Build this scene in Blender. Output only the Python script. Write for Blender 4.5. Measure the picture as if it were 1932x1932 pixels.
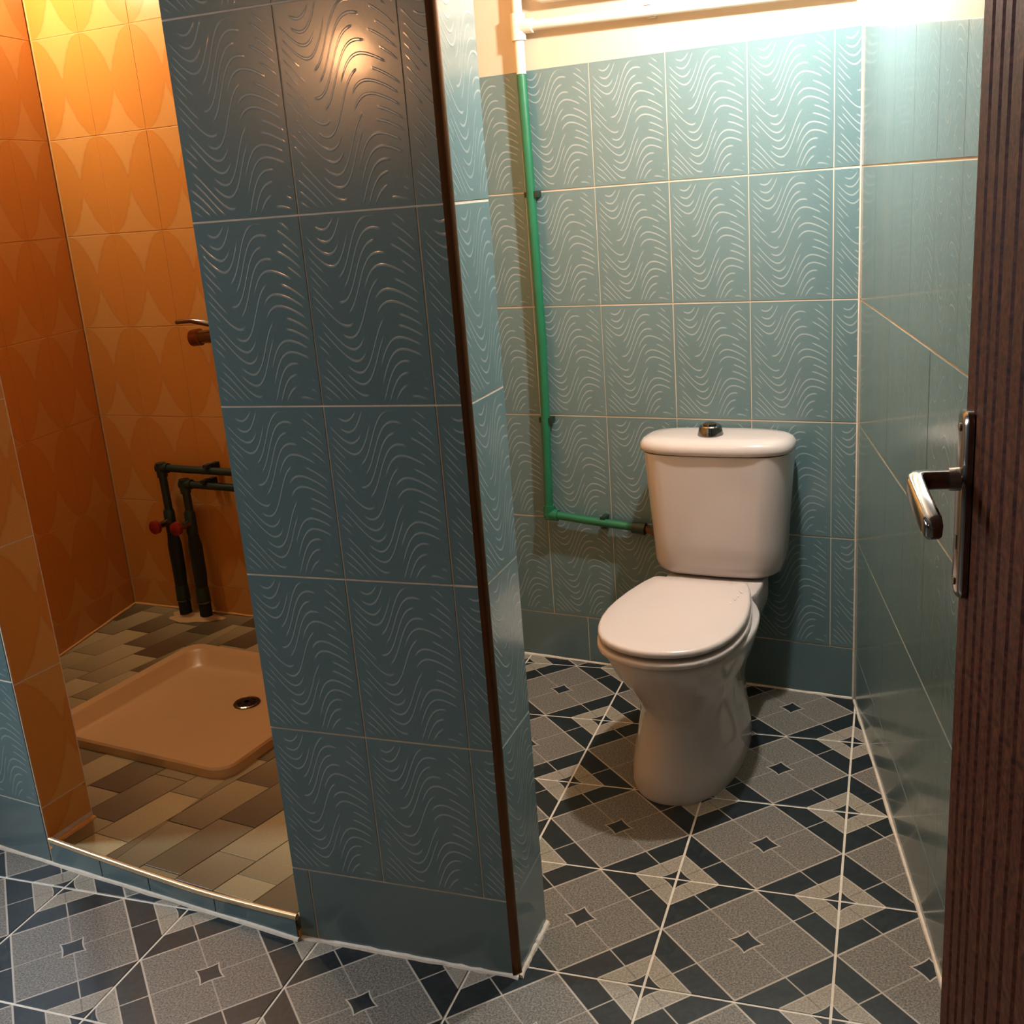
import bpy, math, random
from mathutils import Vector, Matrix
random.seed(7)
scene = bpy.context.scene
for o in list(bpy.data.objects): bpy.data.objects.remove(o)
COL = scene.collection
sin, cos, pi = math.sin, math.cos, math.pi

# ------------------------------------------------------------------ camera
F_PX, PITCH, ROLL, CAM_H = 2036.7, 0.2866, -0.0792, 1.3461
FW = Vector((0, cos(PITCH), -sin(PITCH)))
_up = Vector((0, sin(PITCH), cos(PITCH))); _rt = Vector((1, 0, 0))
RT = _rt*cos(ROLL) + _up*sin(ROLL)
UP = -_rt*sin(ROLL) + _up*cos(ROLL)
cd = bpy.data.cameras.new('camera'); cam = bpy.data.objects.new('camera', cd); COL.objects.link(cam)
cd.sensor_fit = 'HORIZONTAL'; cd.sensor_width = 36; cd.lens = F_PX/1932*36; cd.clip_start = .02
cam.matrix_world = Matrix(((RT.x, UP.x, -FW.x, 0), (RT.y, UP.y, -FW.y, 0), (RT.z, UP.z, -FW.z, CAM_H), (0, 0, 0, 1)))
scene.camera = cam

# ------------------------------------------------------------------ world, view, lights
w = bpy.data.worlds.new('world'); scene.world = w; w.use_nodes = True
w.node_tree.nodes['Background'].inputs[0].default_value = (.55, .72, 1, 1)
w.node_tree.nodes['Background'].inputs[1].default_value = .6
vs = scene.view_settings
vs.view_transform = 'Standard'; vs.look = 'None'; vs.gamma = 1; vs.use_curve_mapping = False
vs.exposure = 0.0
TOILET_LAMP, SHOWER_LAMP, HALL_LAMP, WINDOW_LIGHT = 85.0, 34.0, 31.0, 145.0     # watts
def area(name, loc, target, sx, sy, power, col):
    l = bpy.data.lights.new(name, 'AREA'); l.shape = 'RECTANGLE'; l.size = sx; l.size_y = sy; l.energy = power; l.color = col
    o = bpy.data.objects.new(name, l); COL.objects.link(o); o.location = loc
    o.rotation_euler = (Vector(target)-Vector(loc)).to_track_quat('-Z', 'Y').to_euler()
    return o
area('window_daylight', (-2.44, 2.31, 1.37), (-.6, 1.85, .9), .56, .76, WINDOW_LIGHT, (.88, .95, 1))

# ------------------------------------------------------------------ materials
class NT:
    def __init__(s, name):
        s.m = bpy.data.materials.new(name); s.m.use_nodes = True; s.t = s.m.node_tree
        s.b = s.t.nodes['Principled BSDF']
    def n(s, t): return s.t.nodes.new(t)
    def set(s, sock, v):
        if isinstance(v, bpy.types.NodeSocket): s.t.links.new(v, sock)
        elif isinstance(v, (tuple, list)) and len(v) == 3 and sock.type == 'RGBA': sock.default_value = (*v, 1)
        else: sock.default_value = v
    def math(s, op, a, b=0., c=0.):
        x = s.n('ShaderNodeMath'); x.operation = op
        for i, v in enumerate((a, b, c)): s.set(x.inputs[i], v)
        return x.outputs[0]
    def mix(s, f, a, b):
        x = s.n('ShaderNodeMix'); x.data_type = 'RGBA'
        s.set(x.inputs[0], f); s.set(x.inputs[6], a); s.set(x.inputs[7], b); return x.outputs[2]
    def smooth(s, v, lo, hi):
        x = s.n('ShaderNodeMapRange'); x.interpolation_type = 'SMOOTHSTEP'
        for i, q in zip((0, 1, 2), (v, lo, hi)): s.set(x.inputs[i], q)
        return x.outputs[0]
    def noise(s, scale, detail=2., vec=None, rough=.5):
        x = s.n('ShaderNodeTexNoise'); x.inputs['Scale'].default_value = scale; x.inputs['Detail'].default_value = detail
        x.inputs['Roughness'].default_value = rough
        s.t.links.new(vec if vec else s.obj(), x.inputs['Vector']); return x.outputs[0]
    def obj(s): return s.n('ShaderNodeTexCoord').outputs['Object']
    def uv(s):
        x = s.n('ShaderNodeSeparateXYZ'); s.t.links.new(s.n('ShaderNodeTexCoord').outputs['UV'], x.inputs[0]); return x.outputs[0], x.outputs[1]
    def rnd(s): return s.n('ShaderNodeObjectInfo').outputs['Random']
    def bump(s, h, strength=.3, dist=.002):
        x = s.n('ShaderNodeBump'); x.inputs['Strength'].default_value = strength; x.inputs['Distance'].default_value = dist
        s.t.links.new(h, x.inputs['Height']); s.t.links.new(x.outputs[0], s.b.inputs['Normal']); s.t.links.new(x.outputs[0], s.b.inputs['Coat Normal'])
    def out(s, col, rough=.4, metal=0., coat=0., spec=.5):
        s.set(s.b.inputs['Base Color'], col); s.set(s.b.inputs['Roughness'], rough); s.set(s.b.inputs['Metallic'], metal)
        s.b.inputs['Specular IOR Level'].default_value = spec
        if coat: s.b.inputs['Coat Weight'].default_value = coat; s.b.inputs['Coat Roughness'].default_value = .09
        return s.m

def mat_wave(name, col, line, rough=.17, lines=True, amt=.5, relief=.24, coat=.4):
    k = NT(name); u, v = k.uv()
    tone = k.noise(3., 2.); tone = k.math('MULTIPLY_ADD', tone, .16, .90)
    rv = k.math('MULTIPLY_ADD', k.rnd(), .06, .97); tone = k.math('MULTIPLY', tone, rv)
    fine = k.math('MULTIPLY_ADD', k.noise(420., 2.), .22, .89); tone = k.math('MULTIPLY', tone, fine)
    mx = k.n('ShaderNodeMix'); mx.data_type = 'RGBA'; mx.blend_type = 'MULTIPLY'; mx.inputs[0].default_value = 1
    k.set(mx.inputs[6], col); k.set(mx.inputs[7], tone); base = mx.outputs[2]
    if lines:
        ph = k.math('ADD', k.math('MULTIPLY_ADD', v, .25, -.65), u)
        s_ = k.math('SINE', k.math('MULTIPLY', ph, 2*pi))
        # second harmonic gives the tight inner arcs
        s2 = k.math('MULTIPLY', k.math('SINE', k.math('MULTIPLY_ADD', ph, 4*pi, .9)), .16)
        p = k.math('MULTIPLY_ADD', k.math('ADD', s_, s2), -.150, v)
        t = k.math('MULTIPLY', p, 16.)
        fr = k.math('ABSOLUTE', k.math('SUBTRACT', k.math('FRACT', t), .5))
        row = k.math('FLOOR', t)
        # dashes: a different gap for every line
        h = k.math('FRACT', k.math('MULTIPLY', k.math('SINE', k.math('MULTIPLY', row, 12.9898)), 43.7))
        seg = k.math('SINE', k.math('ADD', k.math('MULTIPLY', u, 2*pi*2.0), k.math('MULTIPLY', h, 6.28)))
        gate = k.smooth(seg, -.75, -.35)
        line_m = k.math('MULTIPLY', k.math('SUBTRACT', 1., k.smooth(fr, .05, .14)), gate)
        eu = k.math('SUBTRACT', .5, k.math('ABSOLUTE', k.math('SUBTRACT', u, .5)))
        ev = k.math('SUBTRACT', .5, k.math('ABSOLUTE', k.math('SUBTRACT', v, .5)))
        ed = k.math('MULTIPLY', k.smooth(eu, .02, .07), k.smooth(ev, .015, .05))
        line_m = k.math('MULTIPLY', line_m, ed)
        base = k.mix(k.math('MULTIPLY', line_m, amt), base, line)
        hgt = k.math('ADD', line_m, k.math('MULTIPLY', k.noise(60., 2.), .12))
        k.bump(hgt, relief, .0010)
    else:
        k.bump(k.noise(60., 2.), .04, .001)
    return k.out(base, rough, coat=coat, spec=.5)

BLUE = (.106, .179, .190)
M_BLUE = mat_wave('glazed_blue_tile', BLUE, (.40, .45, .44), .25)
M_BLUER = mat_wave('glazed_blue_tile_faint', BLUE, (.40, .45, .44), .26, True, .16, .08)  # same blue tile with fainter wave lines and shallower relief, for the right wall
M_BLUEP = mat_wave('plain_blue_tile', (.106, .170, .182), BLUE, .24, False)

def mat_leaf():
    k = NT('orange_leaf_tile'); u, v = k.uv()
    d = k.math('SUBTRACT', .5, k.math('ABSOLUTE', k.math('SUBTRACT', v, .5)))         # distance to top/bottom edge (tile heights)
    a = k.math('SUBTRACT', .5, k.math('ABSOLUTE', k.math('SUBTRACT', u, .5)))         # distance to nearest side edge (tile widths)
    jag = k.math('MULTIPLY', k.math('SUBTRACT', k.noise(9., 3., k.n('ShaderNodeTexCoord').outputs['UV']), .5), .09)
    w_ = k.math('MULTIPLY', k.math('POWER', k.math('MAXIMUM', k.math('MULTIPLY', d, 2.3), .0001), .47), .5)
    e = k.math('ADD', k.math('SUBTRACT', a, w_), jag)
    light = k.smooth(e, -.01, .02)
    out = k.math('SUBTRACT', 1., k.smooth(k.math('ABSOLUTE', e), .0, .045))
    c = k.mix(light, (.53, .205, .036), (.56, .265, .070))
    c = k.mix(k.math('MULTIPLY', out, .35), c, (.42, .15, .04))
    sp = k.math('MULTIPLY_ADD', k.noise(300., 2.), .2, .9)
    mx = k.n('ShaderNodeMix'); mx.data_type = 'RGBA'; mx.blend_type = 'MULTIPLY'; mx.inputs[0].default_value = 1
    k.set(mx.inputs[6], c); k.set(mx.inputs[7], sp)
    return k.out(mx.outputs[2], .3)
M_LEAF = mat_leaf()

def mat_floor():
    k = NT('patterned_floor_tile'); u, v = k.uv()
    a = k.math('ABSOLUTE', u); b = k.math('ABSOLUTE', v); s = k.math('ADD', a, b)
    def band(x, c, w_): return k.math('SUBTRACT', 1., k.smooth(k.math('ABSOLUTE', k.math('SUBTRACT', x, c)), w_*.45, w_))
    def star(x, y):
        q = k.math('ADD', k.math('POWER', k.math('MAXIMUM', x, .0001), .82), k.math('POWER', k.math('MAXIMUM', y, .0001), .82))
        return q
    spk = k.noise(260., 3., rough=.75); spk2 = k.noise(120., 2.)
    grey = k.mix(k.smooth(spk, .36, .66), (.075, .068, .056), (.24, .215, .18))
    lite = k.mix(k.smooth(spk, .36, .66), (.19, .165, .125), (.35, .305, .24))
    dark = k.mix(k.smooth(spk2, .3, .8), (.008, .013, .015), (.018, .024, .027))
    c = k.mix(k.math('GREATER_THAN', s, .5), grey, dark)
    c = k.mix(k.math('GREATER_THAN', s, .745), c, lite)
    LINE = (.42, .36, .29)
    dg = band(k.math('SUBTRACT', a, b), 0., .0085)
    dgm = k.math('MULTIPLY', dg, k.math('SUBTRACT', 1., k.math('MULTIPLY', k.math('GREATER_THAN', s, .745), 1.)))
    instrip = k.math('GREATER_THAN', s, .5)
    c = k.mix(k.math('MULTIPLY', dgm, k.math('MULTIPLY_ADD', instrip, .4, .55)), c, LINE)
    c = k.mix(k.math('MULTIPLY', k.math('MULTIPLY', dg, k.math('GREATER_THAN', s, .745)), .6), c, (.10, .08, .06))
    c = k.mix(band(s, .5, .011), c, LINE)
    c = k.mix(band(s, .745, .009), c, LINE)
    q = star(a, b); lim = .088**.82
    c = k.mix(k.math('LESS_THAN', q, lim*1.2), c, LINE); c = k.mix(k.math('LESS_THAN', q, lim*1.05), c, dark)
    q2 = star(k.math('SUBTRACT', .5, a), k.math('SUBTRACT', .5, b)); lim2 = .085**.82
    c = k.mix(k.math('LESS_THAN', q2, lim2*1.12), c, LINE); c = k.mix(k.math('LESS_THAN', q2, lim2), c, dark)
    k.bump(spk, .08, .0008)
    return k.out(c, k.math('MULTIPLY_ADD', spk2, .2, .28), spec=.4)
M_FLOOR = mat_floor()

def mat_plain(name, col, rough=.5, metal=0., noise=.12, scale=25., bump=0., coat=0., spec=.5):
    k = NT(name); t = k.math('MULTIPLY_ADD', k.noise(scale, 3.), noise*2, 1-noise)
    mx = k.n('ShaderNodeMix'); mx.data_type = 'RGBA'; mx.blend_type = 'MULTIPLY'; mx.inputs[0].default_value = 1
    k.set(mx.inputs[6], col); k.set(mx.inputs[7], t)
    if bump: k.bump(k.noise(scale*3, 3.), bump, .002)
    return k.out(mx.outputs[2], rough, metal, coat, spec)
M_PAINT = mat_plain('cream_wall_paint', (.50, .42, .31), .7, noise=.04, scale=8, bump=.1)
M_GROUT = mat_plain('cream_grout', (.62, .55, .45), .85, noise=.2, scale=60, bump=.2)
M_GROUTO = mat_plain('ochre_grout', (.60, .30, .09), .8, noise=.1, scale=60)
M_SHELL = mat_plain('dim_blue_wall', (.10, .14, .145), .5, noise=.08)
M_CEIL = mat_plain('white_ceiling_paint', (.36, .34, .30), .8, noise=.03)
M_CERAMIC = mat_plain('white_vitreous_china', (.51, .455, .43), .14, noise=.03, scale=6, coat=.3)
M_SEAT = mat_plain('white_seat_plastic', (.53, .462, .43), .2, noise=.02, scale=6)
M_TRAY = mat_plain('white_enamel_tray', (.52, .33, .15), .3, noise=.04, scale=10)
M_CHROME = mat_plain('chrome', (.24, .235, .23), .12, 1., noise=.05)
M_CHROMED = mat_plain('tarnished_chrome', (.24, .21, .185), .2, 1., noise=.15, scale=30)
M_PIPEG = mat_plain('green_plastic_pipe', (.008, .115, .052), .38, noise=.1)
M_PIPEW = mat_plain('white_painted_pipe', (.62, .57, .49), .5, noise=.06)
M_PIPED = mat_plain('dark_green_pipe', (.006, .022, .013), .4, noise=.2)
M_FOAM = mat_plain('black_foam_sleeve', (.008, .010, .009), .8, noise=.3, scale=60, bump=.3)
M_RED = mat_plain('red_plastic', (.22, .008, .006), .4)
M_BRASS = mat_plain('brown_brass', (.25, .12, .06), .35, 1.)
M_BLACK = mat_plain('black_metal', (.012, .010, .009), .3)
M_TRIMB = mat_plain('brown_corner_trim', (.12, .045, .010), .28, .5, noise=.15)
M_TRIMG = mat_plain('gold_edge_trim', (.72, .52, .28), .25, .6)
M_BULB_OFF = mat_plain('white_bakelite', (.7, .68, .62), .4)

def mat_wood():
    k = NT('dark_stained_wood')
    mp = k.n('ShaderNodeMapping'); mp.inputs['Scale'].default_value = (40, 40, 2.2)
    k.t.links.new(k.obj(), mp.inputs[0])
    g = k.noise(3., 5., mp.outputs[0], .65); g2 = k.noise(1.1, 2., mp.outputs[0])
    c = k.mix(k.smooth(g, .35, .7), (.018, .0040, .0016), (.070, .0165, .0055))
    c = k.mix(k.math('MULTIPLY', k.smooth(g2, .5, .75), .5), c, (.10, .034, .012))
    k.bump(g, .25, .001)
    return k.out(c, .55, spec=.1)
M_WOOD = mat_wood()

def mat_slate():
    k = NT('brown_slate_tile'); u, v = k.uv(); r = k.rnd()
    g = k.math('ADD', k.math('MULTIPLY', v, .75), k.math('MULTIPLY', k.math('SUBTRACT', r, .5), .9))
    c = k.mix(k.smooth(g, -.25, 1.2), (.080, .055, .024), (.38, .30, .15))
    sp = k.math('MULTIPLY_ADD', k.noise(220., 3.), .5, .75)
    mx = k.n('ShaderNodeMix'); mx.data_type = 'RGBA'; mx.blend_type = 'MULTIPLY'; mx.inputs[0].default_value = 1
    k.set(mx.inputs[6], c); k.set(mx.inputs[7], sp); k.bump(sp, .1, .001)
    return k.out(mx.outputs[2], .42)
M_SLATE = mat_slate()

def mat_emit(name, col, power):
    m = bpy.data.materials.new(name); m.use_nodes = True; b = m.node_tree.nodes['Principled BSDF']
    b.inputs['Emission Color'].default_value = (*col, 1); b.inputs['Emission Strength'].default_value = power
    b.inputs['Base Color'].default_value = (.8, .8, .8, 1); return m
def mat_glass():
    m = bpy.data.materials.new('window_glass'); m.use_nodes = True; t = m.node_tree; t.nodes.remove(t.nodes['Principled BSDF'])
    a = t.nodes.new('ShaderNodeBsdfTransparent'); b = t.nodes.new('ShaderNodeBsdfGlossy'); mx = t.nodes.new('ShaderNodeMixShader')
    a.inputs[0].default_value = (.92, .96, 1, 1); b.inputs['Roughness'].default_value = .05; mx.inputs[0].default_value = .08
    t.links.new(a.outputs[0], mx.inputs[1]); t.links.new(b.outputs[0], mx.inputs[2]); t.links.new(mx.outputs[0], t.nodes['Material Output'].inputs['Surface'])
    return m
M_GLASS = mat_glass()

# ------------------------------------------------------------------ geometry helpers
def mesh(name, verts, faces, mat, smooth=False, uvs=None):
    me = bpy.data.meshes.new(name); me.from_pydata([tuple(v) for v in verts], [], faces); me.update()
    if uvs:
        l = me.uv_layers.new(name='UVMap')
        for lp in me.loops: l.data[lp.index].uv = uvs[lp.vertex_index]
    if mat: me.materials.append(mat)
    if smooth:
        for p in me.polygons: p.use_smooth = True
    return me
def link(name, me, parent=None, mw=None, **props):
    o = bpy.data.objects.new(name, me); COL.objects.link(o)
    if parent: o.parent = parent
    if mw is not None: o.matrix_local = mw
    for a, b in props.items(): o[a] = b
    return o
def thing(name, label, cat, mw=None, group=None):
    o = link(name, None, None, mw, label=label, category=cat)
    if group: o['group'] = group
    return o
def frame(origin, a):                       # wall frame: x along wall (to the viewer's right), y up, z out of the wall
    a = Vector((a[0], a[1], 0)).normalized(); n = Vector((a.y, -a.x, 0)); o = Vector((origin[0], origin[1], origin[2] if len(origin) > 2 else 0))
    return Matrix(((a.x, 0, n.x, o.x), (a.y, 0, n.y, o.y), (0, 1, 0, o.z), (0, 0, 0, 1)))
def T(x, y, z): return Matrix.Translation((x, y, z))
BOXF = [(0, 3, 2, 1), (4, 5, 6, 7), (0, 1, 5, 4), (1, 2, 6, 5), (2, 3, 7, 6), (3, 0, 4, 7)]
def box_vf(x0, x1, y0, y1, z0, z1):
    return [(x0, y0, z0), (x1, y0, z0), (x1, y1, z0), (x0, y1, z0), (x0, y0, z1), (x1, y0, z1), (x1, y1, z1), (x0, y1, z1)], list(BOXF)
def box_me(name, x0, x1, y0, y1, z0, z1, mat, bevel=0.):
    if not bevel:
        v, f = box_vf(x0, x1, y0, y1, z0, z1); return mesh(name, v, f, mat)
    import bmesh
    v, f = box_vf(x0, x1, y0, y1, z0, z1); me = mesh(name, v, f, mat)
    bm = bmesh.new(); bm.from_mesh(me); bmesh.ops.bevel(bm, geom=list(bm.edges), offset=bevel, segments=2, affect='EDGES', profile=.5)
    bmesh.ops.recalc_face_normals(bm, faces=bm.faces)
    bm.to_mesh(me); bm.free()
    for p in me.polygons: p.use_smooth = True
    return me
def join_vf(parts):
    V, Fc = [], []
    for v, f in parts:
        n = len(V); V += list(v); Fc += [tuple(i+n for i in q) for q in f]
    return V, Fc
def loft_vf(rings, cap0=True, cap1=True, closed=True):
    n = len(rings[0]); V = [p for r in rings for p in r]; Fc = []
    for i in range(len(rings)-1):
        for j in range(n if closed else n-1):
            k = (j+1) % n; Fc.append((i*n+j, i*n+k, (i+1)*n+k, (i+1)*n+j))
    if cap0: Fc.append(tuple(range(n-1, -1, -1)))
    if cap1: Fc.append(tuple((len(rings)-1)*n+j for j in range(n)))
    return V, Fc
def tube_vf(pts, r, seg=14, caps=True):
    pts = [Vector(p) for p in pts]; rings = []; prev = None
    for i, p in enumerate(pts):
        d = (pts[min(i+1, len(pts)-1)]-pts[max(i-1, 0)]).normalized()
        if prev is None: a = d.orthogonal().normalized()
        else: a = (prev - d*prev.dot(d)).normalized()
        prev = a; b = d.cross(a); rr = r[i] if isinstance(r, (list, tuple)) else r
        rings.append([p + (a*cos(2*pi*k/seg)+b*sin(2*pi*k/seg))*rr for k in range(seg)])
    return loft_vf(rings, caps, caps)
def tube_me(name, pts, r, mat, seg=14): 
    v, f = tube_vf(pts, r, seg); return auto(mesh(name, v, f, mat, True))
def auto(me, ang=40):                       # keep hard edges hard
    import bmesh
    bm = bmesh.new(); bm.from_mesh(me); bmesh.ops.recalc_face_normals(bm, faces=bm.faces)
    for e in bm.edges:
        if len(e.link_faces) == 2 and e.calc_face_angle(0) > math.radians(ang): e.smooth = False
    for f in bm.faces: f.smooth = True
    bm.to_mesh(me); bm.free(); return me
def lathe_vf(prof, seg=24, axis='z'):
    rings = []
    for r, z in prof: rings.append([(r*cos(2*pi*k/seg), r*sin(2*pi*k/seg), z) for k in range(seg)])
    V, Fc = loft_vf(rings)
    if axis == 'y': V = [(x, z, -y) for x, y, z in V]
    return V, Fc
_cache = {}
def tile_poly(name, poly, uvs, th, ch, mat):            # prism with a chamfered rim; poly counter-clockwise seen from outside
    n = len(poly); cx = sum(p[0] for p in poly)/n; cy = sum(p[1] for p in poly)/n
    def inset(p):
        d = math.hypot(p[0]-cx, p[1]-cy) or 1; q = ch*1.35/d; return (p[0]+(cx-p[0])*q, p[1]+(cy-p[1])*q)
    ins = [inset(p) for p in poly]
    V = [(x, y, 0) for x, y in poly]+[(x, y, th-ch*.6) for x, y in poly]+[(x, y, th) for x, y in ins]
    Fc = []
    for j in range(n):
        k = (j+1) % n; Fc += [(j, k, n+k, n+j), (n+j, n+k, 2*n+k, 2*n+j)]
    Fc.append(tuple(range(2*n, 3*n)))
    return mesh(name, V, Fc, mat, False, list(uvs)*3)
def tile_rect(w_, h_, uv, mat, th=.0014, ch=.0004):
    key = (round(w_, 4), round(h_, 4), tuple(round(q, 3) for q in uv), mat.name)
    if key not in _cache:
        u0, u1, v0, v1 = uv
        _cache[key] = tile_poly('tile', [(0, 0), (w_, 0), (w_, h_), (0, h_)], [(u0, v0), (u1, v0), (u1, v1), (u0, v1)], th, ch, mat)
    return _cache[key]
def lay(parent, cols, rows, mat, gx=.0025, gy=.004, name='tile'):
    for x0, x1, u0, u1 in cols:
        for y0, y1, v0, v1 in rows:
            jx, jy = random.uniform(-.0003, .0003), random.uniform(-.0003, .0003)
            o = link(name, tile_rect(x1-x0-gx, y1-y0-gy, (u0, u1, v0, v1), mat), parent, T(x0+gx/2+jx, y0+gy/2+jy, random.uniform(-.0004, 0)))
def wall(name, mw, x0, x1, y0, y1, th, mat):
    return link(name, box_me(name, x0, x1, y0, y1, -th, 0, mat), None, mw, kind='structure')

# ------------------------------------------------------------------ measured plan (metres, camera above the origin)
BO = Vector((.8603, 2.5745)); BY = .4956; BA = Vector((cos(BY), -sin(BY))); BN = Vector((-sin(BY), -cos(BY)))
RY = .1805; RA = Vector((-sin(RY), -cos(RY)))
PO = Vector((-.053, 1.6199)); PY = .3667; PA = Vector((cos(PY), -sin(PY))); PW = .446
EY = .3727; EA = Vector((sin(EY), cos(EY))); EL = .1552
SO = Vector((-1.369, 3.644)); SA = Vector((.902, -.432)).normalized(); SN = Vector((SA.y, -SA.x))
LA = Vector((.231, .973)).normalized()
TH_R = Vector((-.474, 1.773)); TY = .498; TA = Vector((cos(TY), -sin(TY))); TN = Vector((-sin(TY), -cos(TY)))
TLEN = .685; TH_L = TH_R - TA*TLEN
LEFT_X = -2.3; CEIL = 2.6; FRONT_Y = -1.1
OFF = .0014
def back3(t, z, off): p = BO - BA*t + BN*off; return Vector((p.x, p.y, z))

# ------------------------------------------------------------------ structure
H0 = .1437; ROWS_B = [(H0+.3*i, H0+.3*(i+1), 0, 1) for i in range(5)]
mb = frame(BO - BN*OFF, BA)
wall_back = wall('wall_back', mb, -1.25, .12, 0, CEIL, .12, M_PAINT)
cols = [(-.0626, -.003, 0, .31)] + [(-.0626-.2*(i+1), -.0626-.2*i, 0, 1) for i in range(5)]
lay(wall_back, cols, ROWS_B, M_BLUE)
lay(wall_back, [(-.395, -.003, 0, 1), (-.755, -.395, 0, 1), (-1.06, -.755, 0, 1)], [(.004, H0, 0, .45)], M_BLUEP, name='skirting_tile')

mr = frame(BO - Vector((RA.y, -RA.x))*OFF, RA)
wall_right = wall('wall_right', mr, 0, 2.35, 0, CEIL, .12, M_PAINT)
rc = [0.004, .205, .405, .605, .80, .98, 1.18, 1.38, 1.58, 1.78, 1.98, 2.18, 2.34]
colr = [(a, b, 0, 1) for a, b in zip(rc[:-1], rc[1:])]
lay(wall_right, colr, ROWS_B[:-1], M_BLUER, gx=.0012, gy=.0045)
def rtop(x): return max(1.639-.113*x, 1.40)
for i, (a, b, _, _) in enumerate(colr):                     # top row is cut along a sloping paint line
    z0 = H0+1.2+.00225; a2, b2 = a+.0006, b-.0006
    hl, hr = rtop(a2)-z0, rtop(b2)-z0
    me = tile_poly('tile', [(0, 0), (b2-a2, 0), (b2-a2, hr), (0, hl)], [(0, 0), (1, 0), (1, hr/.3), (0, hl/.3)],   .0014, .0004, M_BLUER)
    link('tile', me, wall_right, T(a2, z0, 0))
rs = [0.004, .31, .62, .93, 1.24, 1.55, 1.86, 2.17, 2.34]
lay(wall_right, [(a, b, 0, 1) for a, b in zip(rs[:-1], rs[1:])], [(.004, H0, 0, .45)], M_BLUEP, gx=.0012, name='skirting_tile')

# partition stub between shower opening and toilet bay
HP, PH = .1567, .2954
mp_ = frame(PO - PA*PW - Vector((PA.y, -PA.x))*OFF, PA)
pfaces = [PO-PA*PW, PO, PO+EA*EL, PO-PA*PW+EA*EL]
def inpoly(pts, d):                                        # shrink a quad inwards by d
    c = sum((Vector(p) for p in pts), Vector((0, 0)))/len(pts); out = []
    n = len(pts)
    for i in range(n):
        p0, p1, p2 = pts[i-1], pts[i], pts[(i+1) % n]
        a = (p1-p0).normalized(); b = (p2-p1).normalized(); na = Vector((-a.y, a.x)); nb = Vector((-b.y, b.x))
        out.append(p1 + (na+nb)*d/(1+na.dot(nb)))
    return out
pp = inpoly(pfaces, OFF)
v, f = loft_vf([[(p.x, p.y, z) for p in pp] for z in (0, CEIL)])
part = link('wall_partition', mesh('wall_partition', v, f, M_GROUT), None, None, kind='structure')
prow = [(HP+PH*i, HP+PH*(i+1), 0, 1) for i in range(7)]
def sub_lay(mw, cols, rows, mat, gx=.0025, gy=.003, name='tile', parent=part):
    for x0, x1, u0, u1 in cols:
        for y0, y1, v0, v1 in rows:
            link(name, tile_rect(x1-x0-gx, y1-y0-gy, (u0, u1, v0, v1), mat), parent, mw @ T(x0+gx/2+random.uniform(-.0003, .0003), y0+gy/2, random.uniform(-.0006, 0)))
sub_lay(mp_, [(.0005, PW-.252, 0, 1), (PW-.252, PW-.0547, 0, 1), (PW-.0547, PW-.011, 0, .22)], prow, M_BLUE)
sub_lay(mp_, [(.0005, .036, 0, .1), (.036, PW-.011, 0, 1)], [(.004, HP, 0, .5)], M_BLUEP, name='skirting_tile')
me_ = frame(PO - Vector((EA.y, -EA.x))*OFF, EA)
sub_lay(me_, [(.009, EL, .0, .75)], prow, M_BLUE, gy=.004)
sub_lay(me_, [(.009, EL, 0, .75)], [(.004, HP, 0, .5)], M_BLUEP, name='skirting_tile')
# brown quarter-round trim on its corner
c0 = PO + PA*(-.006) + EA*.006
def quarter(z): 
    pts = []
    for k in range(9):
        a = pi/2*k/8; pts.append(PO - PA*.0105 + EA*.0095 + (Vector((PA.y, -PA.x))*cos(a) + Vector((EA.y, -EA.x))*sin(a))*.0130)
    pts.append(PO - PA*.0105 + EA*.0095)
    return [(p.x, p.y, z) for p in pts]
v, f = loft_vf([quarter(z) for z in (.001, 2.23)])
link('trim_1', auto(mesh('trim_1', v, f, M_TRIMB)), None, None, kind='structure')

# shower front wall left of the opening, its jamb, and the lintel
JL = .125; JA = -TN
fl_len = 1.5
mfl = frame(TH_L - TA*fl_len - TN*OFF, TA)
wfl = link('wall_shower_front', box_me('wall_shower_front', 0, fl_len-OFF, 0, CEIL, -JL+OFF, 0, M_GROUT), None, mfl, kind='structure')
xs = [fl_len-.2*i for i in range(7)]
cl = [(b, a-(.004 if i == 0 else 0), 0, 1) for i, (a, b) in enumerate(zip(xs[:-1], xs[1:]))]
HF = .145
lay(wfl, cl, [(HF+.2955*i, HF+.2955*(i+1), 0, 1) for i in range(7)], M_BLUE)
lay(wfl, cl, [(.004, HF, 0, .5)], M_BLUEP, name='skirting_tile')
mj = frame(TH_L - TA*OFF, JA)
SROW = [(.14+.2945*i, .14+.2945*(i+1), 0, 1) for i in range(7)]
for y0, y1, v0, v1 in SROW+[(.062, .14, 0, .3)]:
    link('jamb_tile', tile_rect(JL-.006, y1-y0-.003, (0, .62, v0, v1), M_LEAF), wfl, mfl.inverted() @ mj @ T(.003, y0, 0))
lint = wall('wall_lintel', frame(TH_L - TN*OFF, TA), 0, TLEN+.03, 2.25, CEIL, JL-OFF, M_PAINT)

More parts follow.
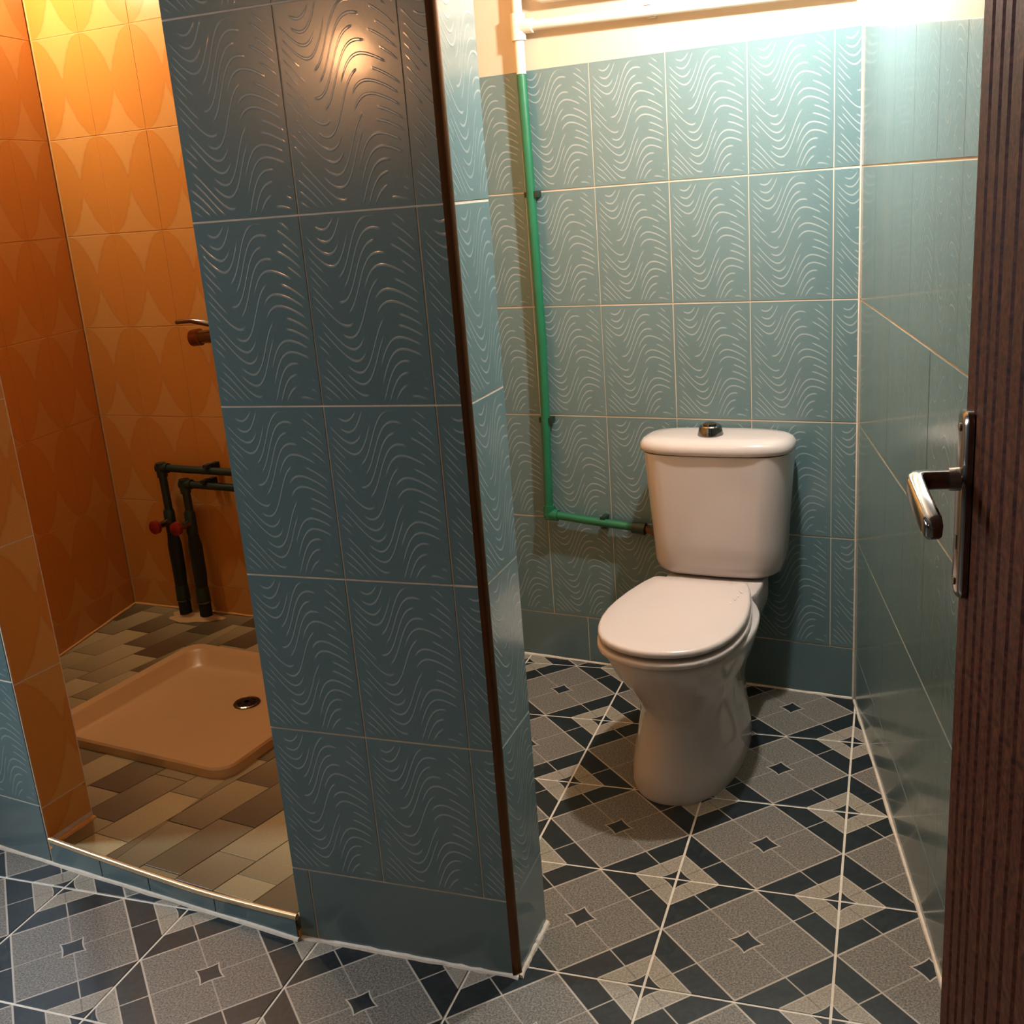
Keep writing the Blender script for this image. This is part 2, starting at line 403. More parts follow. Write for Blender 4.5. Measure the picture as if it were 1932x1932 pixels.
# shower back and left walls
ms = frame(SO - SN*OFF, SA)
wsb = wall('wall_shower_back', ms, -.12, 1.45, 0, CEIL, .05, M_GROUTO)
SCOL = [(.004, .2, 0, 1)] + [(.2*i, .2*(i+1), 0, 1) for i in range(1, 7)]
lay(wsb, SCOL, SROW, M_LEAF, gx=.002, gy=.003); lay(wsb, SCOL, [(.052, .14, 0, .3)], M_LEAF, gy=.003)
SL = 1.5
ml = frame(SO - LA*SL - Vector((LA.y, -LA.x))*OFF, LA)
wsl = wall('wall_shower_left', ml, 0, SL-.006, 0, CEIL, .1, M_GROUTO)
LC = [(SL-.2*(i+1), SL-.2*i-(.006 if i == 0 else 0), 0, 1) for i in range(7)]
lay(wsl, LC, SROW, M_LEAF, gx=.002, gy=.003); lay(wsl, LC, [(.052, .14, 0, .3)], M_LEAF, gy=.003)
# divider between shower and toilet bay (shower side tiled)
D0 = Vector((-.395, 1.945)); D1 = Vector((-.065, 3.02)); DA = (D0-D1).normalized(); DL = (D0-D1).length
md = frame(D1, DA)
wd = wall('wall_shower_right', md, -.05, DL+.06, 0, CEIL, .06, M_GROUTO)
DC = [(.2*i, .2*(i+1), 0, 1) for i in range(5)]
lay(wd, DC, SROW, M_LEAF, gx=.002, gy=.003)

# outer room shell
wall('wall_left', frame((LEFT_X, FRONT_Y), (0, 1)), 0, 3.10, 0, CEIL, .1, M_SHELL)
wall('wall_left', frame((LEFT_X, FRONT_Y), (0, 1)), 3.10, 3.70, 0, .95, .1, M_SHELL)
wall('wall_left', frame((LEFT_X, FRONT_Y), (0, 1)), 3.10, 3.70, 1.75, CEIL, .1, M_SHELL)
wall('wall_left', frame((LEFT_X, FRONT_Y), (0, 1)), 3.70, 4.3, 0, CEIL, .1, M_SHELL)
rw_end = BO + RA*2.35
wall('wall_front', frame((rw_end.x+.2, FRONT_Y), (-1, 0)), 0, rw_end.x+.2-LEFT_X, 0, CEIL, .1, M_SHELL)
wall('wall_corner', frame((rw_end.x, rw_end.y), (0, -1)), 0, rw_end.y-FRONT_Y, 0, CEIL, .1, M_SHELL)
link('ceiling', box_me('ceiling', -2.5, 1.3, -1.3, 4.2, CEIL, CEIL+.1, M_CEIL), None, None, kind='structure')
win = link('window_1', None, None, frame((LEFT_X, 2.30), (0, 1)), kind='structure')
fr_ = join_vf([box_vf(-.30, .30, .95, .99, -.08, .0), box_vf(-.30, .30, 1.71, 1.75, -.08, 0), box_vf(-.30, -.26, .99, 1.71, -.08, 0), box_vf(.26, .30, .99, 1.71, -.08, 0), box_vf(-.02, .02, .99, 1.71, -.08, 0)])
link('window_frame', mesh('window_frame', fr_[0], fr_[1], M_PIPEW), win)
for s in (-.14, .14): link('pane', box_me('pane', s-.118, s+.118, .992, 1.708, -.05, -.045, M_GLASS), win)

# ------------------------------------------------------------------ floor
floor = link('floor', box_me('floor', -2.4, 1.25, -1.25, 4.0, -.12, -.0012, M_GROUT), None, None, kind='structure')
GO = Vector((.272, 1.869)); GY = .3512; GI = Vector((cos(GY), -sin(GY))); GJ = Vector((sin(GY), cos(GY))); GS = .3145; GAP = .0048
def clip(poly, q, n):                                      # keep the side n points to
    out = []
    for i in range(len(poly)):
        a, b = poly[i-1], poly[i]; da, db = (a-q).dot(n), (b-q).dot(n)
        if (da >= 0) != (db >= 0): out.append(a + (b-a)*(da/(da-db)))
        if db >= 0: out.append(b)
    return out
RN = Vector((RA.y, -RA.x))
hs = GS/2-GAP/2
full = tile_poly('floor_tile', [(-hs, -hs), (hs, -hs), (hs, hs), (-hs, hs)], [(-.5, -.5), (.5, -.5), (.5, .5), (-.5, .5)], .004, .0008, M_FLOOR)
R2 = Matrix(((GI.x, GJ.x), (GI.y, GJ.y)))
for i in range(-8, 8):
    for j in range(-11, 8):
        c = GO + GI*(i+.5)*GS + GJ*(j+.5)*GS
        poly = [c + R2 @ Vector(p) for p in ((-hs, -hs), (hs, -hs), (hs, hs), (-hs, hs))]
        n0 = len(poly); A0 = hs*hs*4
        poly2 = clip(poly, BO+BN*.002, BN)
        if poly2: poly2 = clip(poly2, BO+RN*.002, RN)
        for q, n in ((Vector((LEFT_X, 0)), Vector((1, 0))), (Vector((0, FRONT_Y)), Vector((0, 1)))):
            if poly2: poly2 = clip(poly2, q, n)
        if len(poly2) < 3: continue
        ar = abs(sum(a.x*b.y-a.y*b.x for a, b in zip(poly2, poly2[1:]+poly2[:1])))/2
        if ar < 2e-4: continue
        # wholly behind the shower front line: not part of this floor
        if all((p-TH_R).dot(TN) < -.02 and (p-D0).dot(Vector((DA.y, -DA.x))) > -.08 for p in poly2): continue
        mw = Matrix(((GI.x, GJ.x, 0, c.x), (GI.y, GJ.y, 0, c.y), (0, 0, 1, -.004+random.uniform(-.0004, .0002)), (0, 0, 0, 1)))
        if abs(ar-A0) < 1e-6: me = full
        else:
            loc = [Vector(((p-c).dot(GI), (p-c).dot(GJ))) for p in poly2]
            me = tile_poly('floor_tile', [tuple(p) for p in loc], [(p.x/(2*hs), p.y/(2*hs)) for p in loc], .004, .0008, M_FLOOR)
        link('floor_tile', me, floor, mw)
# caulk beads where walls meet the floor
def bead(name, a, b, r=.006, mat=M_GROUT, z=.0):
    n = 24; pts = []
    for k in range(n+1):
        p = a.lerp(b, k/n); pts.append(Vector((p.x, p.y, z+random.uniform(-.0012, .0012))))
    link(name, tube_me(name, pts, [r*random.uniform(.75, 1.25) for _ in pts], mat, 8), None, None, kind='structure')
bead('trim_2', BO-BA*1.06, BO, .005)
bead('trim_3', BO+RA*.01, BO+RA*1.25, .005)
bead('trim_4', PO-PA*PW, PO, .006)
bead('trim_5', PO, PO+EA*EL, .007)
bead('trim_6', TH_L-TA*.9, TH_R, .006)
c3 = BO.to_3d()
link('trim_7', tube_me('trim_7', [(BO.x+BN.x*.001+RN.x*.001, BO.y+BN.y*.001+RN.y*.001, z) for z in (0, .4, .8, 1.2, 1.636)], [.004, .0024, .0024, .002, .002], M_GROUT, 8), None, None, kind='structure')

# shower threshold and raised floor
SZ = .045
def topz(t): return .0445 + (.0185*max(0, (t-.25)/.43)**1.3 if t > .25 else .0085*((.25-t)/.25)**1.5)    # t from the right end
sh_poly = [TH_R-TN*.004, TH_L-TN*.004, SO-LA*1.2, SO, SO+SA*1.33, D0+Vector((.05, 0))]
v, f = loft_vf([[(p.x, p.y, z) for p in reversed(sh_poly)] for z in (0, .018)])
sfl = link('floor_shower', mesh('floor_shower', v, f, M_GROUTO), None, None, kind='structure')
tj = [0.002, .21, .39, .53, TLEN]
for a, b in zip(tj[:-1], tj[1:]):
    a2, b2 = a+.001, b-.001
    me = tile_poly('threshold_tile', [(-b2, .003), (-a2, .003), (-a2, topz(a2)-.008), (-b2, topz(b2)-.008)], [(0, 0), (1, 0), (1, .2), (0, .2)],   .0014, .0004, M_BLUEP)
    link('threshold_tile', me, sfl, frame(TH_R - TN*OFF, TA))
bp = [TH_R - TA*t for t in [TLEN*k/16 for k in range(17)]]
pts = [Vector((p.x-TN.x*.004, p.y-TN.y*.004, topz(TLEN*k/16)-.004)) for k, p in enumerate(bp)]
link('trim_8', tube_me('trim_8', pts, .0065, M_TRIMG, 10), None, None, kind='structure')

# slate pieces of the shower floor, laid parallel to the tray
TRAY_O = Vector((-1.03, 3.165)); TRY = .50; TX = Vector((cos(TRY), -sin(TRY))); TYd = Vector((-sin(TRY), -cos(TRY)))
TRW, TRD = .66, .60
shrink = [(TH_R+JA*.012, -TN), (SO+SN*.008, SN), (SO+Vector((LA.y, -LA.x))*.008, Vector((LA.y, -LA.x))), (D0+Vector((DA.y, -DA.x))*.004, Vector((DA.y, -DA.x)))]
PAy = .50+.16; PX = Vector((cos(PAy-.16), -sin(PAy-.16))); PYv = Vector((sin(PAy), cos(PAy)))
PW_, PL_ = .104, .2
org = Vector((-1.2, 2.2))
for i in range(-12, 20):
    for j in range(-10, 16):
        o2 = (i % 2)*.1 + (i//2 % 2)*.05
        c = org + PX*(i*PW_) + PYv*(j*PL_+o2)
        poly = [c, c+PX*(PW_-.002), c+PX*(PW_-.002)+PYv*(PL_-.002), c+PYv*(PL_-.002)]
        for q, n in shrink:
            if poly: poly = clip(poly, q, n)
        if len(poly) < 3: continue
        pieces, rest = [], poly                              # cut around the tray
        for q, n in ((TRAY_O+TX*.006, -TX), (TRAY_O+TX*(TRW-.006), TX), (TRAY_O+TYd*.006, -TYd), (TRAY_O+TYd*(TRD-.006), TYd)):
            if rest:
                o_ = clip(rest, q, n); rest = clip(rest, q, -n)
                if len(o_) > 2: pieces.append(o_)
        for poly in pieces:
            ar = abs(sum(a.x*b.y-a.y*b.x for a, b in zip(poly, poly[1:]+poly[:1])))/2
            if ar < 2e-4: continue
            loc = [p-c for p in poly]
            uvs = [(min(max(p.dot(PX)/PW_, 0), 1), min(max(p.dot(PYv)/PL_, 0), 1)) for p in loc]
            link('slate_tile', tile_poly('slate_tile', [tuple(p) for p in loc], uvs, SZ-.018, .0008, M_SLATE), sfl, T(c.x, c.y, .018+random.uniform(-.0005, .0003)))
bead('trim_9', SO, SO+SA*.75, .005, M_GROUTO, SZ); bead('trim_10', SO-LA*1.2, SO, .005, M_GROUTO, SZ); bead('trim_11', TH_L+TA*.004, TH_L+TA*.004+JA*JL, .007, M_GROUTO, SZ)

# ------------------------------------------------------------------ shower tray
def rrect(x0, x1, y0, y1, r, z, n=7):
    pts = []
    for cx, cy, a0 in ((x1-r, y1-r, 0), (x0+r, y1-r, pi/2), (x0+r, y0+r, pi), (x1-r, y0+r, 3*pi/2)):
        for k in range(n): a = a0+pi/2*k/(n-1); pts.append((cx+r*cos(a), cy+r*sin(a), z))
    return pts
mt = Matrix(((-TX.x, TYd.x, 0, TRAY_O.x), (-TX.y, TYd.y, 0, TRAY_O.y), (0, 0, 1, 0), (0, 0, 0, 1)))
tray = thing('shower_tray', 'cream square shower tray with a round drain, set in the orange shower floor', 'shower tray', mt)
R = .072
rings = [rrect(-TRW, 0, 0, TRD, .05, .019), rrect(-TRW, 0, 0, TRD, .05, R-.006), rrect(-TRW+.004, -.004, .004, TRD-.004, .048, R), rrect(-TRW+.034, -.034, .034, TRD-.012, .045, R),
         rrect(-TRW+.040, -.040, .040, TRD-.016, .045, R-.006), rrect(-TRW+.056, -.056, .060, TRD-.022, .05, .036), rrect(-TRW+.068, -.068, .074, TRD-.03, .05, .029), rrect(-TRW+.10, -.10, .10, TRD-.06, .05, .028), rrect(-TRW+.30, -.30, .27, TRD-.27, .02, .027)]
v, f = loft_vf(rings)
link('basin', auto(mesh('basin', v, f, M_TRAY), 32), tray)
dp = Vector((-.787, 2.783)) - TRAY_O; dx, dy = -dp.dot(TX), dp.dot(TYd)
dr = link('drain', mesh('drain', *lathe_vf([(.036, 0), (.038, .003), (.034, .005), (.030, .004)], 28), M_CHROMED), tray, T(dx, dy, .0278))
for k in range(6):
    a = pi*k/6; g = box_vf(-.027, .027, -.003, .003, .0, .0012)
    link('slot', mesh('slot', g[0], g[1], M_BLACK), dr, Matrix.Rotation(a, 4, 'Z') @ T(0, 0, .0042))

# ------------------------------------------------------------------ toilet
tc = BO - BA*.328
rot = math.atan2(BN.y, BN.x) - pi/2 - math.radians(-3.0)
mtoi = T(tc.x, tc.y, 0) @ Matrix.Rotation(rot, 4, 'Z')
toilet = thing('toilet', 'white close-coupled toilet with closed lid standing against the blue tiled wall', 'toilet', mtoi)
def lerp_tab(tab, y):
    if y <= tab[0][0]: return tab[0][1]
    for (a, va), (b, vb) in zip(tab[:-1], tab[1:]):
        if y <= b:
            t = (y-a)/(b-a); return va+(vb-va)*t
    return tab[-1][1]
def outline(yb, yf, tab, z, n=26, squash=1.):
    ys = [yb+(yf-yb)*(.5-.5*cos(pi*k/(n-1))) for k in range(n)]
    pts = [(tab(y)*squash, y, z) for y in ys] + [(-tab(y)*squash, y, z) for y in reversed(ys[1:-1])]
    return pts
def egg(yb, yf, hw, yc, pb=2.4, pf=2.1):
    def fn(y):
        if y >= yc: s = min(1, (y-yc)/(yf-yc)); return hw*max(0, 1-s**pf)**(1/pf)
        s = min(1, (yc-y)/(yc-yb)); return hw*max(0, 1-s**pb)**(1/pb)
    return fn
LEV = [(0, .12, .652, .126, .42), (.012, .118, .654, .128, .42), (.05, .12, .642, .124, .42), (.10, .14, .622, .117, .41), (.15, .15, .606, .111, .40), (.185, .14, .604, .110, .40), (.22, .11, .626, .117, .41),
       (.26, .08, .662, .132, .43), (.30, .06, .694, .150, .45), (.335, .05, .716, .161, .46), (.352, .05, .724, .166, .46), (.364, .05, .726, .167, .46)]
rings = []
for z, yb, yf, hw, yc in LEV:
    e = egg(max(yb, .22 if z > .24 else yb), yf, hw, yc, 2.2, 2.15)
    dk = .124 if z > .30 else None
    def fn(y, e=e, yb=yb, z=z):
        val = e(y)
        if z > .20:
            q = min(1, max(0, (z-.20)/.10)); wd_ = .085+.039*q
            s = abs((y-.17)/.13); back_w = wd_*max(0, 1-min(1, s)**5)**.2 if s < 1 else 0
            val = max(val, back_w)
        return val
    rings.append(outline(min(yb, .05) if z > .2 else yb, yf, fn, z, 40))
top = rings[-1]
rings.append([(x*.975, .38+(y-.38)*.985, .368) for x, y, z in top]); rings.append([(x*.7, .38+(y-.38)*.72, .368) for x, y, z in top])
v, f = loft_vf(rings)
bowl = link('bowl', auto(mesh('bowl', v, f, M_CERAMIC), 70), toilet)
SEATT = [(.298, .0), (.2985, .108), (.303, .1165), (.33, .127), (.36, .136), (.42, .149), (.48, .157), (.53, .1595), (.58, .1565), (.62, .149), (.66, .135), (.69, .117), (.715, .092), (.732, .062), (.741, .032), (.745, 0.)]
def slab(name, s_out, z0, z1, rnd_, mat, yoff=0., k=1.):
    fn = lambda y: lerp_tab(SEATT, y)
    base = outline(.298, .745, fn, 0, 48)
    def ring(ins, z): return [(x*(k-ins/.16), .5+(y-.5)*(k-ins/.23)+yoff, z) for x, y, _ in base]
    rr = [ring(rnd_*.8, z0), ring(0, z0+rnd_*.5), ring(0, z1-rnd_), ring(rnd_*.3, z1-rnd_*.3), ring(rnd_, z1), ring(.05, z1+.0025), ring(.12, z1+.003)]
    v, f = loft_vf(rr); return link(name, auto(mesh(name, v, f, mat), 60), toilet)
slab('seat_ring', 0, .3750, .390, .005, M_SEAT, 0, 1.015)
slab('lid', 0, .3985, .4155, .007, M_SEAT)
for s in (-.075, .075): link('hinge', tube_me('hinge', [(s-.018, .287, .386), (s+.018, .287, .386)], .010, M_SEAT, 12), toilet)
# small buffers between lid and ring, ring and rim
for x, y in ((-.10, .62), (.10, .62), (-.12, .40), (.12, .40)):
    link('buffer', box_me('buffer', x-.006, x+.006, y-.006, y+.006, .388, .400, M_BLACK), toilet)
def dshape(hw, y0, y1, z, r=.06, bulge=.012, n=9):
    pts = []
    def c(cx, cy, a0):
        for k in range(n):
            a = a0+pi/2*k/(n-1); pts.append([cx+r*cos(a), cy+r*sin(a), z])
    c(hw-r, y1-r, 0); 
    for k in range(1, 8): pts.append([hw-r-(2*hw-2*r)*k/8, y1, z])
    c(-hw+r, y1-r, pi/2); rb = .03
    for cx, a0 in ((-hw+rb, pi), (hw-rb, 3*pi/2)):
        for k in range(n): a = a0+pi/2*k/(n-1); pts.append([cx+rb*cos(a), y0+rb+rb*sin(a), z])
    for p in pts:
        if p[1] > (y0+y1)/2: p[1] += bulge*(1-(p[0]/hw)**2)
    return [tuple(p) for p in pts]
cz0, cz1 = .372, .692
rings = [dshape(.135, .035, .150, cz0, .05), dshape(.150, .028, .163, cz0+.004, .055), dshape(.160, .024, .172, cz0+.014, .06), dshape(.1645, .022, .177, cz0+.034, .06)]
for k in range(1, 6): s = k/5; rings.append(dshape(.1645+.0195*s, .022-.004*s, .177+.006*s, cz0+.034+(cz1-cz0-.034)*s, .062))
v, f = loft_vf(rings)
link('cistern', auto(mesh('cistern', v, f, M_CERAMIC), 70), toilet)
def sup(hx, hy, cy, z, e=3.0, n=64):
    pts = []
    for k in range(n):
        a = 2*pi*k/n; c_, s_ = cos(a), sin(a)
        pts.append((hx*math.copysign(abs(c_)**(2/e), c_), cy+hy*math.copysign(abs(s_)**(2/e), s_), z))
    return pts
LC_ = .107
rings = [sup(.185, .088, LC_, .6935), sup(.191, .094, LC_, .6965), sup(.1935, .097, LC_, .704), sup(.192, .0955, LC_, .715), sup(.184, .088, LC_, .7245), sup(.170, .076, LC_, .730), sup(.14, .056, LC_, .7325), sup(.07, .03, LC_, .734)]
v, f = loft_vf(rings)
clid = link('cistern_lid', auto(mesh('cistern_lid', v, f, M_CERAMIC), 70), toilet)
btn = link('flush_button', auto(mesh('flush_button', *lathe_vf([(.031, 0), (.032, .004), (.028, .018), (.0275, .024), (.025, .0265)], 28), M_CHROME)), clid, T(.010, LC_+.022, .7318))
link('flush_cap', auto(mesh('flush_cap', *lathe_vf([(.016, 0), (.016, .004), (.012, .006)], 20), M_CHROMED)), clid, T(.012, LC_+.019, .758))
link('bolt', auto(mesh('bolt', *lathe_vf([(.006, 0), (.006, .003), (.003, .005)], 10), M_BLACK)), bowl, T(-.1085, .40, .035) @ Matrix.Rotation(-pi/2, 4, 'Y'))
# scuffs on the lid
for k, (x, y, l_, a) in enumerate([(-.128, .372, .018, .6), (-.128, .40, .010, .2), (-.123, .42, .016, .5), (-.120, .445, .012, .3)]):
    link('scratch', box_me('scratch', -.0012, .0012, -l_/2, l_/2, 0, .0006, M_PIPEW), toilet, T(x*.9, y, .418) @ Matrix.Rotation(a, 4, 'Z'))

# ------------------------------------------------------------------ pipes in the toilet bay
def arc_path(pts, r=.012):
    return [Vector(p) for p in pts]
POFF = .027; pr = .0125
sp = thing('supply_pipe', 'green plastic water pipe running down the blue wall, then across to the cistern', 'pipe', None)
v, f = tube_vf([back3(.836, 1.632, POFF), back3(.831, 1.2, POFF), back3(.829, .95, POFF), back3(.836, .70, POFF), back3(.843, .475, POFF)], pr)
link('riser', auto(mesh('riser', v, f, M_PIPEG)), sp)
v, f = tube_vf([back3(.835, .461, POFF), back3(.70, .449, POFF), back3(.575, .4405, POFF)], pr*.93)
link('branch', auto(mesh('branch', v, f, M_PIPEG)), sp)
v, f = join_vf([tube_vf([back3(.843, .488, POFF), back3(.843, .452, POFF)], [.0165, .0165]), tube_vf([back3(.851, .461, POFF), back3(.815, .459, POFF)], [.0165, .0165])])
link('elbow', auto(mesh('elbow', v, f, M_PIPEG)), sp)
v, f = tube_vf([back3(.59, .441, POFF), back3(.553, .438, POFF)], [.0165, .0175]); link('adapter', auto(mesh('adapter', v, f, M_PIPED)), sp)
v, f = tube_vf([back3(.556, .438, POFF), back3(.545, .438, POFF+.004), back3(.528, .437, POFF+.02), back3(.512, .437, .065)], [.011, .010, .008, .008]); link('tail', auto(mesh('tail', v, f, M_BRASS)), sp)
def clip_part(parent, t, z, vertical):
    mw = frame(back3(t, z, 0), BA)
    if vertical: parts = [box_vf(-.018, .018, -.007, .007, 0, .010), box_vf(-.018, -.0128, -.007, .007, .01, .030), box_vf(.0128, .020, -.008, .008, .01, .034)]
    else: parts = [box_vf(-.007, .007, -.018, .018, 0, .010), box_vf(-.007, .007, .0115, .018, .01, .034), box_vf(-.007, .007, -.018, -.0128, .01, .028)]
    v, f = join_vf(parts); link('pipe_clip', mesh('pipe_clip', v, f, M_PIPED), parent, mw)
clip_part(sp, .8335, 1.338, True); clip_part(sp, .836, .735, True); clip_part(sp, .677, .447, False)
wp = thing('white_pipe', 'white painted pipework above the tiles, teeing off to the right', 'pipe', None)
v, f = tube_vf([back3(.836, 1.633, POFF), back3(.836, 2.0, POFF), back3(.836, CEIL-.002, POFF)], pr); link('riser', auto(mesh('riser', v, f, M_PIPEW)), wp)
v, f = join_vf([tube_vf([back3(.836, 1.775, POFF), back3(.836, 1.712, POFF)], .0185), tube_vf([back3(.83, 1.744, POFF), back3(.795, 1.743, POFF)], .0175)]); link('tee', auto(mesh('tee', v, f, M_PIPEW)), wp)
v, f = tube_vf([back3(.80, 1.743, POFF), back3(.45, 1.733, POFF), back3(.02, 1.719, POFF)], pr); link('branch', auto(mesh('branch', v, f, M_PIPEW)), wp)
up = thing('upper_pipe', 'second white painted pipe along the wall just above the teed one', 'pipe', None)
v, f = tube_vf([back3(.80, 1.86, POFF), back3(.795, 1.825, POFF), back3(.785, 1.808, POFF), back3(.765, 1.801, POFF), back3(.40, 1.790, POFF), back3(.02, 1.777, POFF)], pr); link('run', auto(mesh('run', v, f, M_PIPEW)), up)
v, f = tube_vf([back3(.80, 1.85, POFF), back3(.80, CEIL-.002, POFF)], pr); link('riser', auto(mesh('riser', v, f, M_PIPEW)), up)
for o_, t, z in ((wp, .49, 1.7345), (up, .62, 1.797)):
    mw = frame(back3(t, z, 0), BA); v, f = join_vf([box_vf(-.010, .010, -.014, .018, 0, .012), box_vf(-.010, .010, .012, .019, .012, .036)])
    link('pipe_clip', mesh('pipe_clip', v, f, M_PIPEW), o_, mw)

# ------------------------------------------------------------------ shower pipes, valves and mixer
def sb(u, z, off): p = SO + SA*u + SN*off; return Vector((p.x, p.y, z))
def shower_pipe(u, zt, label):
    o = thing('shower_pipe', label, 'pipe', None, 'pipes with red taps in the shower')
    q = .045
    for nm, pts, r, m in (('run', [sb(u, zt, q), sb(.62, zt-.006, q), sb(1.25, zt-.012, q)], .0125, M_PIPED),
                          ('riser', [sb(u, zt, q), sb(u+.002, .42, q)], .0135, M_PIPED),
                          ('valve_body', [sb(u, .425, q), sb(u, .415, q), sb(u, .345, q), sb(u, .335, q)], [.014, .0185, .0185, .014], M_PIPED),
                          ('foam_sleeve', [sb(u, .345, q), sb(u+.001, .30, q), sb(u+.002, .20, q), sb(u, .155, q)], [.016, .023, .022, .02], M_FOAM),
                          ('coupling', [sb(u, .16, q), sb(u, .15, q), sb(u, .105, q), sb(u, .10, q)], [.018, .022, .023, .018], M_PIPED),
                          ('foot', [sb(u, .102, q), sb(u, .095, q), sb(u, .05, q), sb(u, SZ-.003, q)], [.02, .021, .021, .018], M_FOAM)):
        link(nm, tube_me(nm, pts, r, m, 16), o)
    v, f = join_vf([tube_vf([sb(u, zt+.017, q), sb(u, zt-.03, q)], .0175), tube_vf([sb(u-.015, zt, q), sb(u+.03, zt, q)], .0165)])
    link('elbow', auto(mesh('elbow', v, f, M_PIPED)), o)
    link('collar', tube_me('collar', [sb(u, .1045, q), sb(u, .099, q)], .0238, M_CHROMED, 18), o)
    st = link('stem', tube_me('stem', [sb(u, .382, q+.012), sb(u, .382, q+.04), sb(u, .382, q+.07)], [.013, .011, .006], M_CHROMED, 14), o)
    link('tap_knob', tube_me('tap_knob', [sb(u, .382, q+.062), sb(u, .382, q+.066), sb(u, .382, q+.078), sb(u, .382, q+.083)], [.016, .0225, .0225, .015], M_RED, 18), st)
    mw = frame(sb(.45 if zt < .54 else .47, zt-.003, 0), SA); v, f = join_vf([box_vf(-.009, .009, -.016, .02, 0, .03), box_vf(-.009, .009, .012, .022, .03, .062)])
    link('pipe_clip', mesh('pipe_clip', v, f, M_FOAM), o, mw)
shower_pipe(.272, .566, 'dark green shower pipe with red tap, left and taller of the two')
shower_pipe(.360, .514, 'dark green shower pipe with red tap, right and shorter of the two')
mx_ = thing('shower_mixer', 'dark metal shower mixer tap on the orange tiled wall, half hidden', 'mixer tap', None)
link('body', tube_me('body', [sb(.535, .995, .06), sb(.62, .998, .06), sb(.72, 1.0, .06)], [.020, .022, .022], M_CHROMED, 16), mx_)
link('inlet', tube_me('inlet', [sb(.56, .995, .0), sb(.56, .995, .06)], .014, M_CHROMED, 12), mx_)
link('inlet', tube_me('inlet', [sb(.70, .998, .0), sb(.70, .998, .06)], .014, M_CHROMED, 12), mx_)
link('handle', tube_me('handle', [sb(.50, .992, .06), sb(.505, .992, .06), sb(.535, .995, .06), sb(.54, .995, .06)], [.016, .026, .026, .018], M_BRASS, 18), mx_)
link('lever', tube_me('lever', [sb(.63, 1.0, .06), sb(.60, 1.035, .075), sb(.53, 1.048, .085), sb(.475, 1.045, .09)], [.012, .010, .008, .006], M_CHROMED, 12), mx_)
# mortar patch at the foot of the pipes
pm = SO + SA*.316 + SN*.055
v = [(0, 0, .010)]; n = 22
for k in range(n): a = 2*pi*k/n; r = 1+.15*sin(3*a+1)+.08*sin(7*a); v.append((.105*r*cos(a), .05*r*sin(a), 0))
f = [(0, 1+k, 1+(k+1) % n) for k in range(n)]
link('mortar_patch', mesh('mortar_patch', v, f, M_TRAY, True), sfl, T(pm.x, pm.y, SZ+.0008) @ Matrix.Rotation(math.atan2(SA.y, SA.x), 4, 'Z'))

# ------------------------------------------------------------------ door, standing open along the right wall
def ray(px, py): return FW + RT*((px-966)/F_PX) - UP*((py-966)/F_PX)
CAMP = Vector((0, 0, CAM_H))
d = ray(1814, 950); ED = CAMP + d*(1.22/d.y)
DD = RA.copy(); DN = Vector((DD.y, -DD.x))                   # along the door towards its hinges; face normal (into the room)
def door_uv(px, py):
    d = ray(px, py); n3 = Vector((DN.x, DN.y, 0)); q = CAMP + d*((ED-CAMP).dot(n3)/d.dot(n3)); r = q-Vector((ED.x, ED.y, 0)); return (r.x*DD.x+r.y*DD.y, q.z)
mdr = frame((ED.x, ED.y), DD)
door = link('door_1', box_me('door_1', .0, .80, .008, 2.02, -.045, -.010, M_WOOD), None, mdr, kind='structure')
bx = [0., ] + [door_uv(px, 950)[0] for px in (1833, 1850, 1866, 1890, 1915)]
b = bx[-1]
while b < .76: b += (bx[-1]-bx[-3])/2; bx.append(b)
bx[-1] = .80
for a, b in zip(bx[:-1], bx[1:]):
    wdt = b-a-.005; hgt = 2.008
    pr_ = [(0, -.010), (0, -.003), (.004, 0), (wdt-.004, 0), (wdt, -.003), (wdt, -.010)]
    v, f = loft_vf([[(x, y, z) for x, z in pr_] for y in (0, hgt)])
    link('board', mesh('board', v, f, M_WOOD), door, T(a+.0018, .010, 0))
# handle: back plate, spindle collar, lever
pt0, pz1 = door_uv(1832, 772); pt1, pz0 = door_uv(1815, 1122)
ph_ = link('door_handle', None, door, T(0, 0, 0))
px0 = .006; pxw = .040
def plate_ring(ins, z): return rrect(px0+ins, px0+pxw-ins, pz0+ins, pz1-ins, .014-ins*.5, z, 6)
v, f = loft_vf([plate_ring(0, 0), plate_ring(0, .006), plate_ring(.003, .0095), plate_ring(.008, .0105)])
link('back_plate', auto(mesh('back_plate', v, f, M_CHROMED)), ph_)
hz = door_uv(1815, 903)[1]+.008; hx = px0+pxw*.5
link('collar', tube_me('collar', [(hx, hz, .009), (hx, hz, .022)], [.0145, .0135], M_CHROMED, 18), ph_)
def flat_ring(c, ax, ay, w_, h_, r=.006, n=5):
    out = []
    for cx, cy, a0 in ((w_-r, h_-r, 0), (-w_+r, h_-r, pi/2), (-w_+r, -h_+r, pi), (w_-r, -h_+r, 3*pi/2)):
        for k in range(n): a = a0+pi/2*k/(n-1); out.append(tuple(c + ax*(cx+r*cos(a)) + ay*(cy+r*sin(a))))
    return out
Yv = Vector((0, 1, 0)); rings = []
path = [(hx, 0, .020), (hx, 0, .040), (hx+.0005, 0, .050), (hx+.003, -.001, .0565), (hx+.008, -.002, .0595), (hx+.016, -.0045, .0605), (hx+.05, -.0135, .060), (hx+.092, -.025, .058), (hx+.105, -.0285, .0575), (hx+.108, -.0293, .0573)]
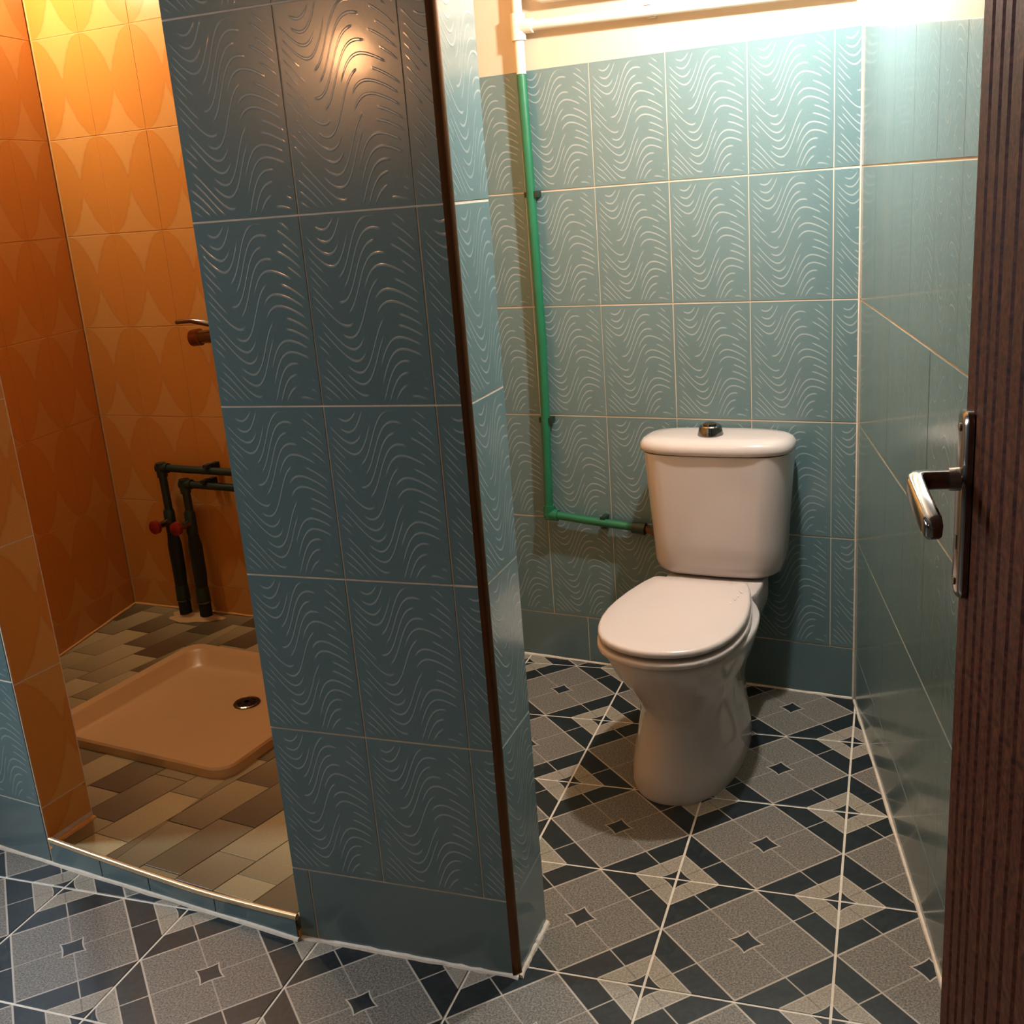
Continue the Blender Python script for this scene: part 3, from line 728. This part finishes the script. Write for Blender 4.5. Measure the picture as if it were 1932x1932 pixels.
for k, (x, y, z) in enumerate(path):
    p0, p1 = path[max(k-1, 0)], path[min(k+1, 9)]; t = (Vector(p1)-Vector(p0)).normalized()
    sd = Vector((t.z, 0, -t.x)).normalized(); uu = sd.cross(t).normalized(); uu = uu if uu.y > 0 else -uu
    s_, h_ = [(.0085, .011), (.0085, .011), (.009, .0115), (.0095, .012), (.010, .012), (.010, .012), (.010, .0125), (.0105, .0125), (.009, .011), (.006, .007)][k]
    rings.append(flat_ring(Vector((x, hz+y, z)), sd, uu, s_, h_, .005 if k < 9 else .004))
v, f = loft_vf(rings)
link('lever', auto(mesh('lever', v, f, M_CHROME), 50), ph_)
for zz in (pz1-.02, pz0+.02):
    link('screw', auto(mesh('screw', *lathe_vf([(.005, 0), (.005, .0015), (.003, .0025)], 12), M_CHROMED)), ph_, T(hx, zz, .0105))
link('keyhole', box_me('keyhole', hx-.003, hx+.003, pz0+.06, pz0+.078, .0100, .0112, M_BLACK), ph_)

# ------------------------------------------------------------------ lamps
def ico_vf(r, n=10, m=14):
    rings = [[(r*sin(pi*i/n)*cos(2*pi*j/m), r*sin(pi*i/n)*sin(2*pi*j/m), -r*cos(pi*i/n)) for j in range(m)] for i in range(1, n)]
    return loft_vf(rings)
def lamp(name, label, loc, wallpt, r, col, power):
    loc = Vector(loc); wallpt = Vector(wallpt)
    o = thing(name, label, 'lamp', T(*loc))
    v, f = ico_vf(r); strength = power/(4*pi*r*r*pi)
    link('bulb', mesh('bulb', v, f, mat_emit(name+'_glow', col, strength), True), o)
    d = (wallpt-loc); L_ = d.length; d.normalize()
    link('holder', tube_me('holder', [d*(r*.9), d*(r*.9+.035), d*(L_-.012)], [.016, .018, .010], M_BULB_OFF, 14), o)
    link('rosette', tube_me('rosette', [d*(L_-.014), d*(L_-.001)], [.03, .04], M_BULB_OFF, 20), o)
lp = back3(.10, 1.95, .51); lamp('toilet_lamp', 'bare bulb hanging from the ceiling above the toilet', lp, back3(.10, CEIL, .51), .035, (1, .97, .91), TOILET_LAMP)
LN_ = Vector((LA.y, -LA.x)); sw = SO - LA*.42
ls = (sw+LN_*.055).to_3d() + Vector((0, 0, 2.17)); lamp('shower_lamp', 'bare warm bulb high on the left wall of the shower', ls, sw.to_3d() + Vector((0, 0, 2.24)), .035, (1, .88, .66), SHOWER_LAMP)
lamp('hall_lamp', 'bare warm bulb on the left wall of the washroom', (-2.15, -.09, 1.88), (LEFT_X, -.09, 1.90), .07, (1, .45, .18), HALL_LAMP)
